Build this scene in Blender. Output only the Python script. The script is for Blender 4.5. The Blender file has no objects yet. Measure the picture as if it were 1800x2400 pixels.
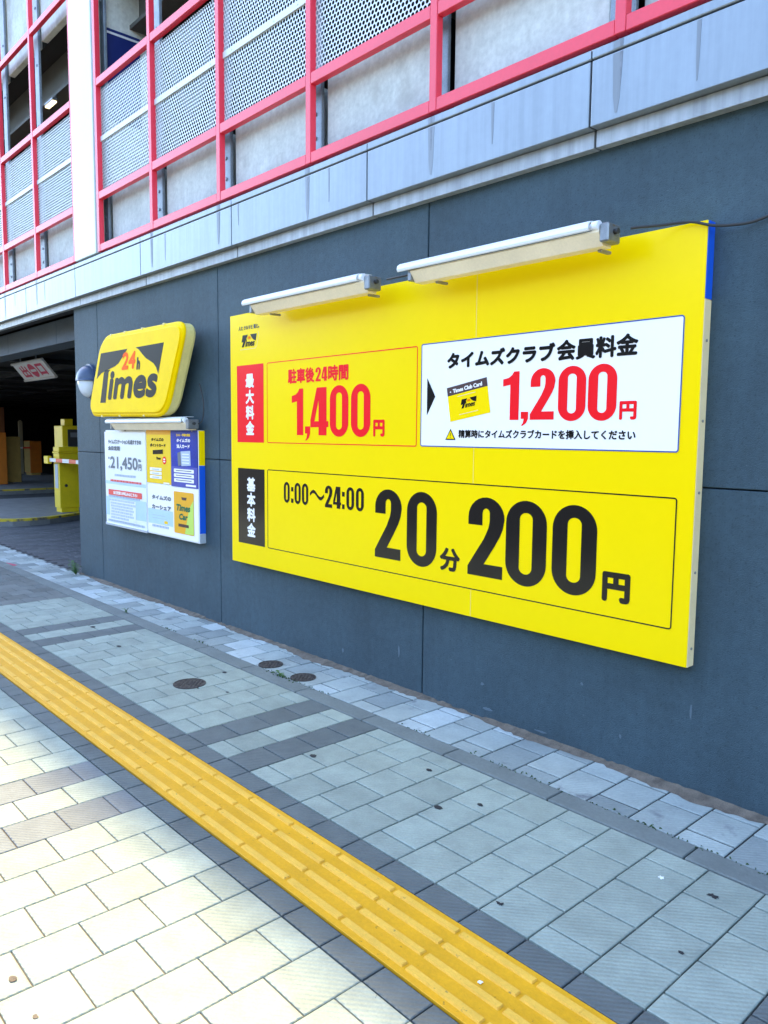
import bpy, bmesh, math, random
from mathutils import Vector, Matrix
rad = math.radians
random.seed(7)
S = bpy.context.scene
C = S.collection

# ------------------------------------------------------------------ camera, sky, sun, exposure
def camera():
    yaw, pitch, roll = rad(47.711), rad(-5.688), rad(0.5464)
    f = Vector((-math.sin(yaw)*math.cos(pitch), math.cos(yaw)*math.cos(pitch), math.sin(pitch)))
    r = Vector((math.cos(yaw), math.sin(yaw), 0))
    u = r.cross(f)
    r2 = math.cos(roll)*r + math.sin(roll)*u
    u2 = -math.sin(roll)*r + math.cos(roll)*u
    cam = bpy.data.cameras.new('camera')
    cam.sensor_fit = 'HORIZONTAL'; cam.sensor_width = 36; cam.lens = 36*1811.47/1800
    cam.clip_start = .05; cam.clip_end = 2000
    o = bpy.data.objects.new('camera', cam); C.objects.link(o)
    o.matrix_world = Matrix(((r2.x, u2.x, -f.x, 0), (r2.y, u2.y, -f.y, 0), (r2.z, u2.z, -f.z, 1.55), (0, 0, 0, 1)))
    S.camera = o
camera()
SUN_E = rad(46)
sx, sy = -0.9957, 0.0925
w = bpy.data.worlds.new('World'); S.world = w; w.use_nodes = True
nt = w.node_tree
bg = nt.nodes['Background']; bg.inputs['Strength'].default_value = 0.15
sky = nt.nodes.new('ShaderNodeTexSky'); sky.sky_type = 'NISHITA'; sky.sun_disc = False
sky.sun_elevation = SUN_E; sky.sun_rotation = math.atan2(sx, sy)
sky.air_density = 1.0; sky.dust_density = 0.5; sky.ozone_density = 1.3
nt.links.new(sky.outputs[0], bg.inputs[0])
L = bpy.data.lights.new('sun', 'SUN'); L.energy = 2.0; L.angle = rad(.53); L.color = (1, .77, .38)
lo = bpy.data.objects.new('sun', L); C.objects.link(lo)
sd = Vector((sx*math.cos(SUN_E), sy*math.cos(SUN_E), math.sin(SUN_E)))
lo.rotation_euler = sd.to_track_quat('Z', 'Y').to_euler(); lo.location = (0, 0, 30)
S.view_settings.view_transform = 'Standard'; S.view_settings.look = 'None'
S.view_settings.exposure = 2.80; S.view_settings.gamma = 1
S.cycles.max_bounces = 8; S.cycles.diffuse_bounces = 4

# ------------------------------------------------------------------ materials
M = {}
def mat(name, col, rough=.6, metal=0, var=0.0, vscale=6, bump=0.0, bscale=60, spec=.5, coat=0, streak=0.0, dirt=None, attr=False, emit=0, detail=5):
    m = bpy.data.materials.new(name); m.use_nodes = True; M[name] = m
    n = m.node_tree.nodes; l = m.node_tree.links; b = n['Principled BSDF']
    b.inputs['Roughness'].default_value = rough; b.inputs['Metallic'].default_value = metal
    b.inputs['Specular IOR Level'].default_value = spec; b.inputs['Coat Weight'].default_value = coat
    tc = n.new('ShaderNodeTexCoord')
    out = None
    if attr:
        a = n.new('ShaderNodeAttribute'); a.attribute_name = 'tone'; out = a.outputs['Color']
    else:
        rgb = n.new('ShaderNodeRGB'); rgb.outputs[0].default_value = (*col, 1); out = rgb.outputs[0]
    def noise(scale, det=5, vec=None, rough_=.6):
        t = n.new('ShaderNodeTexNoise'); t.inputs['Scale'].default_value = scale; t.inputs['Detail'].default_value = det
        t.inputs['Roughness'].default_value = rough_
        l.new(vec if vec else tc.outputs['Object'], t.inputs['Vector']); return t.outputs['Fac']
    def mul(sock, fac, lo_, hi_, a0=.3, a1=.7):
        r = n.new('ShaderNodeMapRange'); r.inputs[1].default_value = a0; r.inputs[2].default_value = a1
        r.inputs[3].default_value = lo_; r.inputs[4].default_value = hi_; l.new(fac, r.inputs[0])
        x = n.new('ShaderNodeMix'); x.data_type = 'RGBA'; x.blend_type = 'MULTIPLY'; x.inputs['Factor'].default_value = 1
        l.new(sock, x.inputs['A']); l.new(r.outputs[0], x.inputs['B']); return x.outputs['Result']
    if var: 
        out = mul(out, noise(vscale, detail), 1-var, 1+var)
        out = mul(out, noise(vscale*14, 3), 1-var*.6, 1+var*.6)
    if streak:
        mp = n.new('ShaderNodeMapping'); mp.inputs['Scale'].default_value = (14, 14, .7); l.new(tc.outputs['Object'], mp.inputs[0])
        out = mul(out, noise(1.6, 6, mp.outputs[0]), 1-streak, 1+streak*.35, .35, .62)
    if dirt:
        dcol, dscale, d0, d1 = dirt
        r = n.new('ShaderNodeMapRange'); r.inputs[1].default_value = d0; r.inputs[2].default_value = d1
        l.new(noise(dscale, 8), r.inputs[0])
        x = n.new('ShaderNodeMix'); x.data_type = 'RGBA'; l.new(r.outputs[0], x.inputs['Factor'])
        l.new(out, x.inputs['A']); x.inputs['B'].default_value = (*dcol, 1); out = x.outputs['Result']
    l.new(out, b.inputs['Base Color'])
    if emit:
        l.new(out, b.inputs['Emission Color']); b.inputs['Emission Strength'].default_value = emit
    if bump:
        bn = n.new('ShaderNodeBump'); bn.inputs['Strength'].default_value = bump; bn.inputs['Distance'].default_value = .004
        l.new(noise(bscale, 4), bn.inputs['Height']); l.new(bn.outputs[0], b.inputs['Normal'])
    return m

mat('wall_paint', (.045, .076, .094), .66, var=.17, vscale=1.7, bump=1.1, bscale=190, spec=.3, streak=.06, dirt=((.15, .19, .22), 38, .71, .78))
mat('wall_gap', (.012, .016, .022), .9)
mat('lintel_paint', (.06, .085, .115), .7, var=.12, vscale=1.5, bump=.5, bscale=120)
mat('aluminium', (.25, .285, .318), .38, .35, var=.05, vscale=1.5, streak=.10, spec=.5)
mat('aluminium_dull', (.37, .39, .41), .5, .2, var=.08, vscale=2, streak=.22)
mat('scuff', (.10, .14, .17), .8)
mat('stain_soft', (.205, .23, .255), .5, .2, streak=.12)
mat('stain', (.17, .19, .22), .6, var=.2, vscale=3)
mat('dark_gap', (.02, .023, .03), .8)
mat('red_paint', (.82, .034, .066), .42, var=.05, vscale=3, coat=.1)
mat('screen_white', (.62, .66, .64), .45, .1, var=.03, vscale=3)
mat('pillar_white', (.55, .60, .58), .4, .1, var=.02, vscale=2)
mat('concrete', (.58, .60, .545), .85, var=.17, vscale=2.2, bump=.5, bscale=50, streak=.05, dirt=((.40, .40, .35), 3.0, .56, .75))
mat('galvanised', (.21, .25, .28), .5, .45, var=.22, vscale=9)
mat('steel_beam', (.10, .10, .085), .7, var=.12, vscale=4)
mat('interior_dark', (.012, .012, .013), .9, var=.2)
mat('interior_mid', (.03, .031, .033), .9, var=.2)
mat('navy_board', (.01, .022, .14), .4)
mat('sign_yellow', (1.0, .68, .0), .25, spec=.12, var=.012, vscale=1.5)
mat('sign_red', (.95, .008, .016), .22, spec=.3)
mat('sign_black', (.008, .007, .007), .14, spec=.3)
mat('sign_white', (.93, .87, .82), .25, spec=.3)
mat('sign_blue', (.01, .10, .62), .3, spec=.3)
mat('navy_ink', (.02, .06, .30), .3)
mat('cream_trim', (.85, .66, .36), .45, var=.06, vscale=8)
mat('box_yellow', (.97, .62, .0), .45, coat=.0, spec=.05, var=.05, vscale=5)
mat('box_side', (.80, .66, .24), .35, var=.08, vscale=6)
mat('box_black', (.007, .007, .008), .5, spec=.12, dirt=((.09, .12, .14), 16, .70, .74))
mat('orange_ink', (.98, .12, .0), .5, spec=.05)
mat('lamp_white', (.80, .82, .84), .35, var=.03)
mat('lamp_bounce_tint', (.95, .80, .56), .4, var=.07, vscale=7)  # white batten coloured cream, yellow bounce from the signs put into it
mat('lamp_tube', (.85, .86, .88), .15)
mat('lamp_metal', (.24, .25, .26), .4, .6, var=.2, vscale=20, dirt=((.25, .16, .08), 30, .6, .7))
mat('cable', (.03, .03, .03), .6)
mat('rivet', (.30, .28, .24), .5, .4)
mat('board_steel', (.50, .55, .62), .35, .4, var=.1)
mat('paper_white', (.82, .82, .82), .35, var=.02, spec=.15)
mat('paper_blue', (.50, .64, .82), .35, var=.05, vscale=4, spec=.15)
mat('paper_yellow', (.92, .58, .01), .35, var=.04, spec=.15)
mat('paper_gold', (.85, .40, .02), .4, spec=.15)
mat('paper_lime', (.55, .70, .12), .4, spec=.15)
mat('paper_navy', (.010, .035, .33), .3, var=.35, vscale=4, spec=.15)
mat('paper_violet', (.075, .085, .36), .3, var=.1, spec=.15)
mat('ink_grey', (.16, .17, .19), .5, spec=.15)
mat('ink_pale', (.45, .50, .58), .5, spec=.15)
mat('ink_pink', (.75, .20, .22), .5, spec=.15)
mat('ink_green', (.02, .22, .10), .5, spec=.15)
mat('lens_white', (.72, .76, .82), .2)
mat('lamp_case', (.045, .07, .13), .35, var=.1)
mat('machine_yellow', (.78, .56, .01), .4, var=.08, vscale=4)
mat('machine_tan', (.42, .28, .08), .5, var=.1)
mat('machine_orange', (.55, .15, .01), .5, var=.1)
mat('machine_brown', (.05, .012, .008), .5)
mat('machine_rust', (.16, .045, .012), .5)
mat('arm_white', (.75, .75, .75), .4)
mat('arm_red', (.75, .06, .03), .4)
mat('pole_pale', (.36, .32, .22), .6)
mat('hang_white', (.80, .80, .80), .35)
mat('hang_red', (.65, .03, .09), .4)
mat('paver', (0.5, .5, .5), .78, attr=True, var=.14, vscale=8, spec=.35, dirt=((.11, .12, .12), 46, .69, .74))
mat('paver_old', (0.5, .5, .5), .75, attr=True, var=.13, vscale=5, spec=.35, dirt=((.14, .15, .16), 7, .60, .74))
mat('grout_sunlit', (.105, .088, .068), .95, var=.3, vscale=20)  # lit copy of the grout, sunlight on the joints put into its colour
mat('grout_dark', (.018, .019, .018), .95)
mat('grout', (.058, .052, .045), .95, var=.3, vscale=20)
mat('curb_stone', (.148, .166, .155), .85, var=.14, vscale=4, bump=.8, bscale=160)
mat('soil', (.13, .105, .08), 1, var=.35, vscale=18, bump=1, bscale=90)
mat('moss', (.035, .075, .018), .9, var=.3)
mat('tactile_base', (.70, .335, .001), .6, var=.10, vscale=6, bump=.3, bscale=200, dirt=((.14, .09, .02), 40, .66, .74))
mat('tactile_bar', (.80, .44, .05), .62, var=.10, vscale=9, bump=.3, bscale=150, dirt=((.22, .15, .05), 36, .64, .74))
mat('iron', (.040, .033, .030), .65, .25, var=.45, vscale=34, bump=.8, bscale=60, dirt=((.11, .09, .075), 60, .50, .62))
mat('gum', (.018, .018, .02), .8)
mat('gum_pale', (.8, .8, .76), .7)
mat('leaf_green', (.05, .13, .02), .6, var=.2)
mat('asphalt', (.05, .05, .052), .9, var=.2, vscale=8, bump=.6, bscale=120)
mat('road_white', (.7, .7, .7), .7)
mat('kerb_concrete', (.17, .17, .17), .85, var=.15, vscale=5)
mat('kerb_yellow', (.55, .40, .02), .6, var=.2, vscale=9, dirt=((.12, .11, .09), 5, .54, .62))
mat('red_mark', (.45, .05, .10), .7)
mat('glow_warm', (1, .78, .42), .4, emit=.5)

# dark pitting of the sprayed wall coat
m = M['wall_paint']; n = m.node_tree.nodes; l = m.node_tree.links; bs = n['Principled BSDF'].inputs['Base Color']; src = bs.links[0].from_socket
g = n.new('ShaderNodeNewGeometry'); t = n.new('ShaderNodeTexNoise'); t.inputs['Scale'].default_value = 95; t.inputs['Detail'].default_value = 4; l.new(g.outputs['Position'], t.inputs['Vector'])
q = n.new('ShaderNodeMapRange'); q.inputs[1].default_value = .56; q.inputs[2].default_value = .70; q.inputs[3].default_value = 1.04; q.inputs[4].default_value = .68; l.new(t.outputs['Fac'], q.inputs[0])
x = n.new('ShaderNodeMix'); x.data_type = 'RGBA'; x.blend_type = 'MULTIPLY'; x.inputs['Factor'].default_value = 1
l.new(src, x.inputs['A']); l.new(q.outputs[0], x.inputs['B']); l.new(x.outputs['Result'], bs)
# fine slanted ribs across the pavers, as bump
for nm in ('paver', 'paver_old'):
    m = M[nm]; n = m.node_tree.nodes; l = m.node_tree.links
    g = n.new('ShaderNodeNewGeometry'); mp = n.new('ShaderNodeMapping'); mp.inputs['Rotation'].default_value = (0, 0, rad(50))
    l.new(g.outputs['Position'], mp.inputs[0])
    wv = n.new('ShaderNodeTexWave'); wv.inputs['Scale'].default_value = 18; wv.inputs['Distortion'].default_value = .4; wv.inputs['Detail'].default_value = 1
    l.new(mp.outputs[0], wv.inputs['Vector'])
    b1 = n.new('ShaderNodeBump'); b1.inputs['Strength'].default_value = .55; b1.inputs['Distance'].default_value = .003
    l.new(wv.outputs['Fac'], b1.inputs['Height'])
    t = n.new('ShaderNodeTexNoise'); t.inputs['Scale'].default_value = 140; t.inputs['Detail'].default_value = 3; l.new(g.outputs['Position'], t.inputs['Vector'])
    b2 = n.new('ShaderNodeBump'); b2.inputs['Strength'].default_value = .6; b2.inputs['Distance'].default_value = .002
    l.new(t.outputs['Fac'], b2.inputs['Height']); l.new(b1.outputs[0], b2.inputs['Normal'])
    l.new(b2.outputs[0], n['Principled BSDF'].inputs['Normal'])

# ------------------------------------------------------------------ helpers
def link(name, me, mt, parent=None):
    o = bpy.data.objects.new(name, me); C.objects.link(o)
    for x in (mt if isinstance(mt, (list, tuple)) else [mt]): me.materials.append(M[x])
    if parent is not None:
        o.parent = parent
        o.matrix_parent_inverse = WORLD_INV[parent.name] if parent.name in WORLD_INV else Matrix()
    return o
WORLD_INV = {}
def thing(name, label, cat, loc=(0, 0, 0), group=None):
    o = bpy.data.objects.new(name, None); C.objects.link(o); o.location = loc; o.empty_display_size = .1
    WORLD_INV[o.name] = Matrix.Translation(-Vector(loc))
    o['label'] = label; o['category'] = cat
    if group: o['group'] = group
    return o
def tag(o, label, cat, group=None):
    o['label'] = label; o['category'] = cat
    if group: o['group'] = group
    return o
def structure(o): o['kind'] = 'structure'; return o
class B:
    """collects shapes into one mesh, coordinates in the world"""
    def __init__(s): s.bm = bmesh.new()
    def box(s, x0, x1, y0, y1, z0, z1, bev=0, mi=0, seg=1):
        t = bmesh.new()
        vs = [t.verts.new((x, y, z)) for x in (x0, x1) for y in (y0, y1) for z in (z0, z1)]
        for q in ((0, 1, 3, 2), (4, 6, 7, 5), (0, 4, 5, 1), (2, 3, 7, 6), (0, 2, 6, 4), (1, 5, 7, 3)):
            t.faces.new([vs[i] for i in q])
        if bev: bmesh.ops.bevel(t, geom=t.edges[:], offset=bev, segments=seg, affect='EDGES', profile=.5)
        s.merge(t, mi); return s
    def merge(s, t, mi=0):
        bmesh.ops.recalc_face_normals(t, faces=t.faces[:])
        mp = {v: s.bm.verts.new(v.co) for v in t.verts}
        for f in t.faces:
            nf = s.bm.faces.new([mp[v] for v in f.verts]); nf.material_index = mi; nf.smooth = f.smooth
        t.free()
    def prism(s, pts, axis, a0, a1, mi=0, smooth=False, bev=0):
        """pts: 2-D outline in the two other axes (x:(y,z) y:(x,z) z:(x,y))"""
        def P(p, a): return {'x': (a, p[0], p[1]), 'y': (p[0], a, p[1]), 'z': (p[0], p[1], a)}[axis]
        t = bmesh.new()
        A = [t.verts.new(P(p, a0)) for p in pts]; Bv = [t.verts.new(P(p, a1)) for p in pts]
        n = len(pts)
        t.faces.new(A); t.faces.new(Bv[::-1])
        for i in range(n):
            f = t.faces.new((A[i], Bv[i], Bv[(i+1) % n], A[(i+1) % n])); f.smooth = smooth
        if bev: bmesh.ops.bevel(t, geom=t.edges[:], offset=bev, segments=2, affect='EDGES', profile=.5)
        s.merge(t, mi); return s
    def cyl(s, p0, p1, r, n=12, r1=None, mi=0):
        p0, p1 = Vector(p0), Vector(p1); d = (p1-p0).normalized()
        a = d.orthogonal().normalized(); b = d.cross(a); r1 = r if r1 is None else r1
        t = bmesh.new()
        A = [t.verts.new(p0+r*(math.cos(k*2*math.pi/n)*a+math.sin(k*2*math.pi/n)*b)) for k in range(n)]
        Q = [t.verts.new(p1+r1*(math.cos(k*2*math.pi/n)*a+math.sin(k*2*math.pi/n)*b)) for k in range(n)]
        t.faces.new(A); t.faces.new(Q)
        for k in range(n):
            f = t.faces.new((A[k], Q[k], Q[(k+1) % n], A[(k+1) % n])); f.smooth = True
        s.merge(t, mi); return s
    def tube(s, pts, r, n=7):
        t = bmesh.new(); rings = []
        for i, p in enumerate(pts):
            p = Vector(p); d = (Vector(pts[min(i+1, len(pts)-1)])-Vector(pts[max(i-1, 0)])).normalized()
            a = d.cross(Vector((.13, .2, 1))).normalized(); b = d.cross(a)
            rings.append([t.verts.new(p+r*(math.cos(k*2*math.pi/n)*a+math.sin(k*2*math.pi/n)*b)) for k in range(n)])
        for A, Q in zip(rings, rings[1:]):
            for k in range(n):
                f = t.faces.new((A[k], Q[k], Q[(k+1) % n], A[(k+1) % n])); f.smooth = True
        t.faces.new(rings[0]); t.faces.new(rings[-1])
        s.merge(t); return s
    def build(s, name, mt, parent=None):
        me = bpy.data.meshes.new(name); s.bm.to_mesh(me); s.bm.free()
        return link(name, me, mt, parent)

def curve_mesh(c):
    o = bpy.data.objects.new('tmp', c); C.objects.link(o)
    dg = bpy.context.evaluated_depsgraph_get()
    me = bpy.data.meshes.new_from_object(o.evaluated_get(dg))
    V = [(v.co.x, v.co.y) for v in me.vertices]; F = [tuple(p.vertices) for p in me.polygons]
    bpy.data.objects.remove(o); bpy.data.curves.remove(c); bpy.data.meshes.remove(me)
    return V, F
def glyphs(s, shear=0):
    c = bpy.data.curves.new('tmp', 'FONT'); c.body = s; c.resolution_u = 4; c.shear = shear
    return curve_mesh(c)
def loops(ls):
    c = bpy.data.curves.new('tmp', 'CURVE'); c.dimensions = '2D'; c.fill_mode = 'BOTH'
    for pts in ls:
        sp = c.splines.new('POLY'); sp.points.add(len(pts)-1); sp.use_cyclic_u = True
        for p, q in zip(sp.points, pts): p.co = (q[0], q[1], 0, 1)
    return curve_mesh(c)
class Ink:
    """flat printing on a surface: place(u, v, lift) gives the point"""
    def __init__(s, place): s.place = place; s.V = []; s.F = []; s.k = 0
    def raw(s, V, F, lift=0):
        o = len(s.V); s.V += [s.place(u, v, lift) for u, v in V]; s.F += [tuple(i+o for i in f) for f in F]
    def fit(s, VF, u0, u1, v0, v1, bold=0, skew=0):
        V, F = VF
        xs = [a for a, b in V]; ys = [b for a, b in V]
        ax, bx, ay, by = min(xs), max(xs), min(ys), max(ys)
        u0 += bold; u1 -= bold; v0 += bold; v1 -= bold
        W = [(u0+(a-ax)/max(bx-ax, 1e-6)*(u1-u0), v0+(b-ay)/max(by-ay, 1e-6)*(v1-v0)) for a, b in V]
        if skew: W = [(u+skew*(u-u0)*0, v+skew*(u-u0)) for u, v in W]
        offs = [(0, 0)]
        if bold: offs += [(bold*math.cos(k*math.pi/4), bold*math.sin(k*math.pi/4)) for k in range(8)]
        for i, (du, dv) in enumerate(offs):
            s.raw([(u+du, v+dv) for u, v in W], F, i*.00006)
        return s
    def text(s, t, u0, u1, v0, v1, bold=0, shear=0, skew=0): return s.fit(glyphs(t, shear), u0, u1, v0, v1, bold, skew)
    def poly(s, ls, lift=0):
        s.raw(*loops(ls), lift); return s
    def rect(s, u0, u1, v0, v1, lift=0, r=0):
        if r: return s.poly([rrect(u0, u1, v0, v1, r)], lift)
        s.raw([(u0, v0), (u1, v0), (u1, v1), (u0, v1)], [(0, 1, 2, 3)], lift); return s
    def frame(s, u0, u1, v0, v1, t, r=.012):
        return s.poly([rrect(u0, u1, v0, v1, r), rrect(u0+t, u1-t, v0+t, v1-t, max(r-t, .001))])
    def build(s, name, mt, parent):
        me = bpy.data.meshes.new(name); me.from_pydata(s.V, [], s.F); me.update()
        return link(name, me, mt, parent)
def rrect(u0, u1, v0, v1, r, n=5, ry=None):
    ry = r if ry is None else ry; out = []
    for cx, cy, a in ((u1-r, v1-ry, 0), (u0+r, v1-ry, 90), (u0+r, v0+ry, 180), (u1-r, v0+ry, 270)):
        for k in range(n+1):
            t = rad(a+90*k/n); out.append((cx+r*math.cos(t), cy+ry*math.sin(t)))
    return out
def arc(cx, cy, rx, ry, a0, a1, n=10):
    return [(cx+rx*math.cos(rad(a0+(a1-a0)*k/n)), cy+ry*math.sin(rad(a0+(a1-a0)*k/n))) for k in range(n+1)]
def digit(d):
    """heavy condensed numerals in a unit box"""
    if d == '0':
        return [rrect(0, 1, 0, 1, .5, 10, .27), rrect(.345, .66, .14, .86, .157, 6, .075)]
    if d == '1':
        return [[(.45, 0), (1, 0), (1, 1), (.66, 1), (.55, .93), (.34, .875), (0, .85), (0, .70), (.45, .73)]]
    if d == '4':
        return [[(.46, 0), (.9, 0), (.9, .17), (1, .17), (1, .295), (.9, .295), (.9, 1), (.36, 1), (0, .33), (0, .17), (.46, .17)],
                [(.46, .295), (.235, .295), (.46, .74)]]
    if d == '2':
        return [[(0, 0), (.97, 0), (.97, .16), (.46, .16), (.70, .36), (.88, .52), (.96, .62), (1, .74)]
                + arc(.5, .74, .5, .26, 0, 180, 14) + [(0, .645), (.40, .645), (.40, .80)] + arc(.50, .80, .10, .062, 180, 0, 6)
                + [(.60, .70), (.57, .62), (.45, .48), (.12, .21), (0, .11)]]
    if d == ',':
        return [[(0, 1), (1, 1), (1, .5), (.75, .2), (.25, 0), (.05, .02), (.3, .2), (.42, .5), (0, .5)]]
def number(ink, items, lift=0):
    for d, u0, u1, v0, v1 in items:
        ink.poly([[(u0+a*(u1-u0), v0+b*(v1-v0)) for a, b in lp] for lp in digit(d)], lift)
    return ink

D = 3.19                                    # the street wall stands at y = D

# ------------------------------------------------------------------ ground
def sheet(name, x0, x1, y0, y1, z, mt):
    me = bpy.data.meshes.new(name); me.from_pydata([(x0, y0, z), (x1, y0, z), (x1, y1, z), (x0, y1, z)], [], [(0, 1, 2, 3)])
    o = link(name, me, mt); return structure(o)
sheet('ground', -400, 400, -400, 400, -.16, 'asphalt')
road = sheet('road', -200, 200, -12, -1.9, -.156, 'asphalt')
b = B(); b.box(-200, 200, -1.9, -1.72, -.15, 0, .01); structure(b.build('road_kerb', 'kerb_concrete'))
sheet('pavement_bed', -200, 200, -1.715, 30, -.010, 'grout')

sheet('pavement_bed', -60, 6, -1.7, 1.346, -.0065, 'grout_sunlit')
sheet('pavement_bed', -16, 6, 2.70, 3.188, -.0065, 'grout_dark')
class Pavers:
    def __init__(s): s.V = []; s.F = []; s.T = []
    def add(s, x0, x1, y0, y1, tone, gap=.0029, bev=.003, z=0):
        g = gap; h = gap*1.35; dz = random.uniform(-.0007, .0007)
        tx, ty = random.uniform(-.0006, .0006), random.uniform(-.0006, .0006)
        o = len(s.V)
        c = [(x0+g, y0+h), (x1-g, y0+h), (x1-g, y1-h), (x0+g, y1-h)]
        i = [(x0+g+bev, y0+h+bev), (x1-g-bev, y0+h+bev), (x1-g-bev, y1-h-bev), (x0+g+bev, y1-h-bev)]
        zz = [z+dz-tx-ty, z+dz+tx-ty, z+dz+tx+ty, z+dz-tx+ty]
        s.V += [(p[0], p[1], -.012+z) for p in c] + [(p[0], p[1], q-.0022) for p, q in zip(c, zz)] + [(p[0], p[1], q) for p, q in zip(i, zz)]
        fs = [(8, 9, 10, 11)] + [(k, (k+1) % 4, 4+(k+1) % 4, 4+k) for k in range(4)] + [(4+k, 4+(k+1) % 4, 8+(k+1) % 4, 8+k) for k in range(4)]
        for f in fs: s.F.append(tuple(o+q for q in f)); s.T.append(tone)
    def build(s, name, mt):
        me = bpy.data.meshes.new(name); me.from_pydata(s.V, [], s.F); me.update()
        a = me.attributes.new('tone', 'FLOAT_COLOR', 'FACE')
        a.data.foreach_set('color', [q for t in s.T for q in (*t, 1)])
        return structure(link(name, me, mt))
def tone(base, v):
    k = 1+random.gauss(0, v); h = random.gauss(0, v*.1)
    return (base[0]*k*(1+h), base[1]*k, base[2]*k*(1-h))
LIGHT, DARK, DRIVE, OLD = (.280, .316, .268), (.112, .126, .122), (.130, .140, .130), (.30, .335, .315)
RX, RW = -1.56, .1985
sun_side, walk, strip, old = Pavers(), Pavers(), Pavers(), Pavers()
def bond(p, k, ya, yb, step, off, fn):
    y = ya; first = True
    while y < yb-.01:
        h = step if not first else (step*.5 if off else step)
        y1 = min(y+h, yb)
        if yb-y1 < .03: y1 = yb
        p.add(RX+k*RW, RX+(k+1)*RW, y, y1, fn()); y = y1; first = False
for k in range(-120, 40):
    x = RX+k*RW
    dark = (k % 14) in (4, 6)
    far = x < -7.45
    def pick():
        if far: return tone(DRIVE, .09)
        return tone(DARK, .05) if dark else tone(LIGHT, .06)
    def pick_sunlit():
        return tone((.145, .165, .178), .05) if dark else tone(LIGHT, .05)  # dark rows paler than elsewhere, the sunlight put into their tone
    # street side (runs away from y = 1.35)
    y = 1.35; first = True
    while y > -1.7:
        h = .1 if (first and k % 2 == 0) else .2015
        y0 = max(y-h, -1.71); sun_side.add(x, x+RW, y0, y, pick_sunlit(), gap=.0019); y = y0; first = False
    strip.add(x, x+RW, 1.35, 1.443, tone(DARK, .05)); strip.add(x, x+RW, 1.753, 1.857, tone(DARK, .05))
    bond(walk, k, 1.857, 2.66, .2008, k % 2 != 0, pick)
    if x > -14:
        r = random.random()
        def old_tone():
            q = random.random()
            return tone((.41, .455, .445), .05) if q > .72 else tone((.225, .255, .245), .07) if q < .22 else tone(OLD, .08)
        ys = (2.784, 3.03, 3.186) if k % 2 == 0 else (2.784, 2.885, 3.11, 3.186)
        for a, c in zip(ys, ys[1:]): old.add(x, x+RW, a, c, old_tone(), gap=.0042, bev=.004)
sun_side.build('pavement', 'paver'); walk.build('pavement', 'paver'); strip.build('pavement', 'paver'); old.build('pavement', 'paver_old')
# dark interlocking blocks of the driveway into the garage
drv = Pavers()
for i in range(60):
    for j in range(40):
        x0 = -8.5-.11*(i+1)*1.0; y0 = 3.14+.22*j+(.11 if i % 2 else 0)
        drv.add(x0, x0+.11, y0, y0+.22, tone((.085, .088, .095), .12))
drv.build('driveway', 'paver')
# concrete edging between footway and wall strip
b = B(); x = -1.26-.612*30
while x < 6:
    b.box(x+.003, x+.609, 2.663, 2.779, -.02, .004, .004); x += .612
structure(b.build('edging_kerb', 'curb_stone'))
# dirt collected along the foot of the wall
bm = bmesh.new(); prev = None
for i in range(400):
    x = -8.45+i*.03
    d = 3.146+.016*math.sin(i*.21)+random.uniform(-.012, .012)+.012*math.sin(i*.07+1)
    row = [bm.verts.new((x, d, .0005)), bm.verts.new((x, d+.022, .005+random.uniform(0, .004))), bm.verts.new((x, D+.004, .016+random.uniform(0, .007)))]
    if prev:
        for q in (0, 1): bm.faces.new((prev[q], row[q], row[q+1], prev[q+1]))
    prev = row
me = bpy.data.meshes.new('soil'); bm.to_mesh(me); bm.free(); o = link('soil', me, 'soil'); o['kind'] = 'stuff'
# moss in the joints along the edging
def moss(name, spots, mt):
    bm = bmesh.new()
    for (x, y, z, n, sp, h) in spots:
        for _ in range(n):
            px, py = x+random.gauss(0, sp), y+random.gauss(0, sp*.12)
            a = random.uniform(0, 6.28); r = random.uniform(.003, .008); t = Vector((math.cos(a)*r, math.sin(a)*r, 0))
            p = Vector((px, py, z)); up = Vector((random.uniform(-.3, .3)*h, random.uniform(-.3, .3)*h, random.uniform(.4, 1)*h))
            bm.faces.new([bm.verts.new(q) for q in (p-t, p+t, p+up+t*.4, p+up-t*.4)])
    me = bpy.data.meshes.new(name); bm.to_mesh(me); bm.free(); return link(name, me, mt)
sp = [(x, 2.781, 0, 26, .10, .009) for x in (-5.6, -5.05, -3.9, -3.6, -2.7, -2.2, -1.95, -1.55, -1.0, -.85, -.6, -1.3)]
sp += [(-4.05, 2.765, .004, 40, .08, .010)]
o = moss('moss', sp, 'moss'); o['kind'] = 'stuff'
# red paint mark far along the footway
b = B(); b.prism([(-9.75, 2.70), (-9.42, 2.76), (-9.45, 2.83), (-9.7, 2.79)], 'z', .0006, .003); structure(b.build('paint_mark', 'red_mark'))
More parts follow.
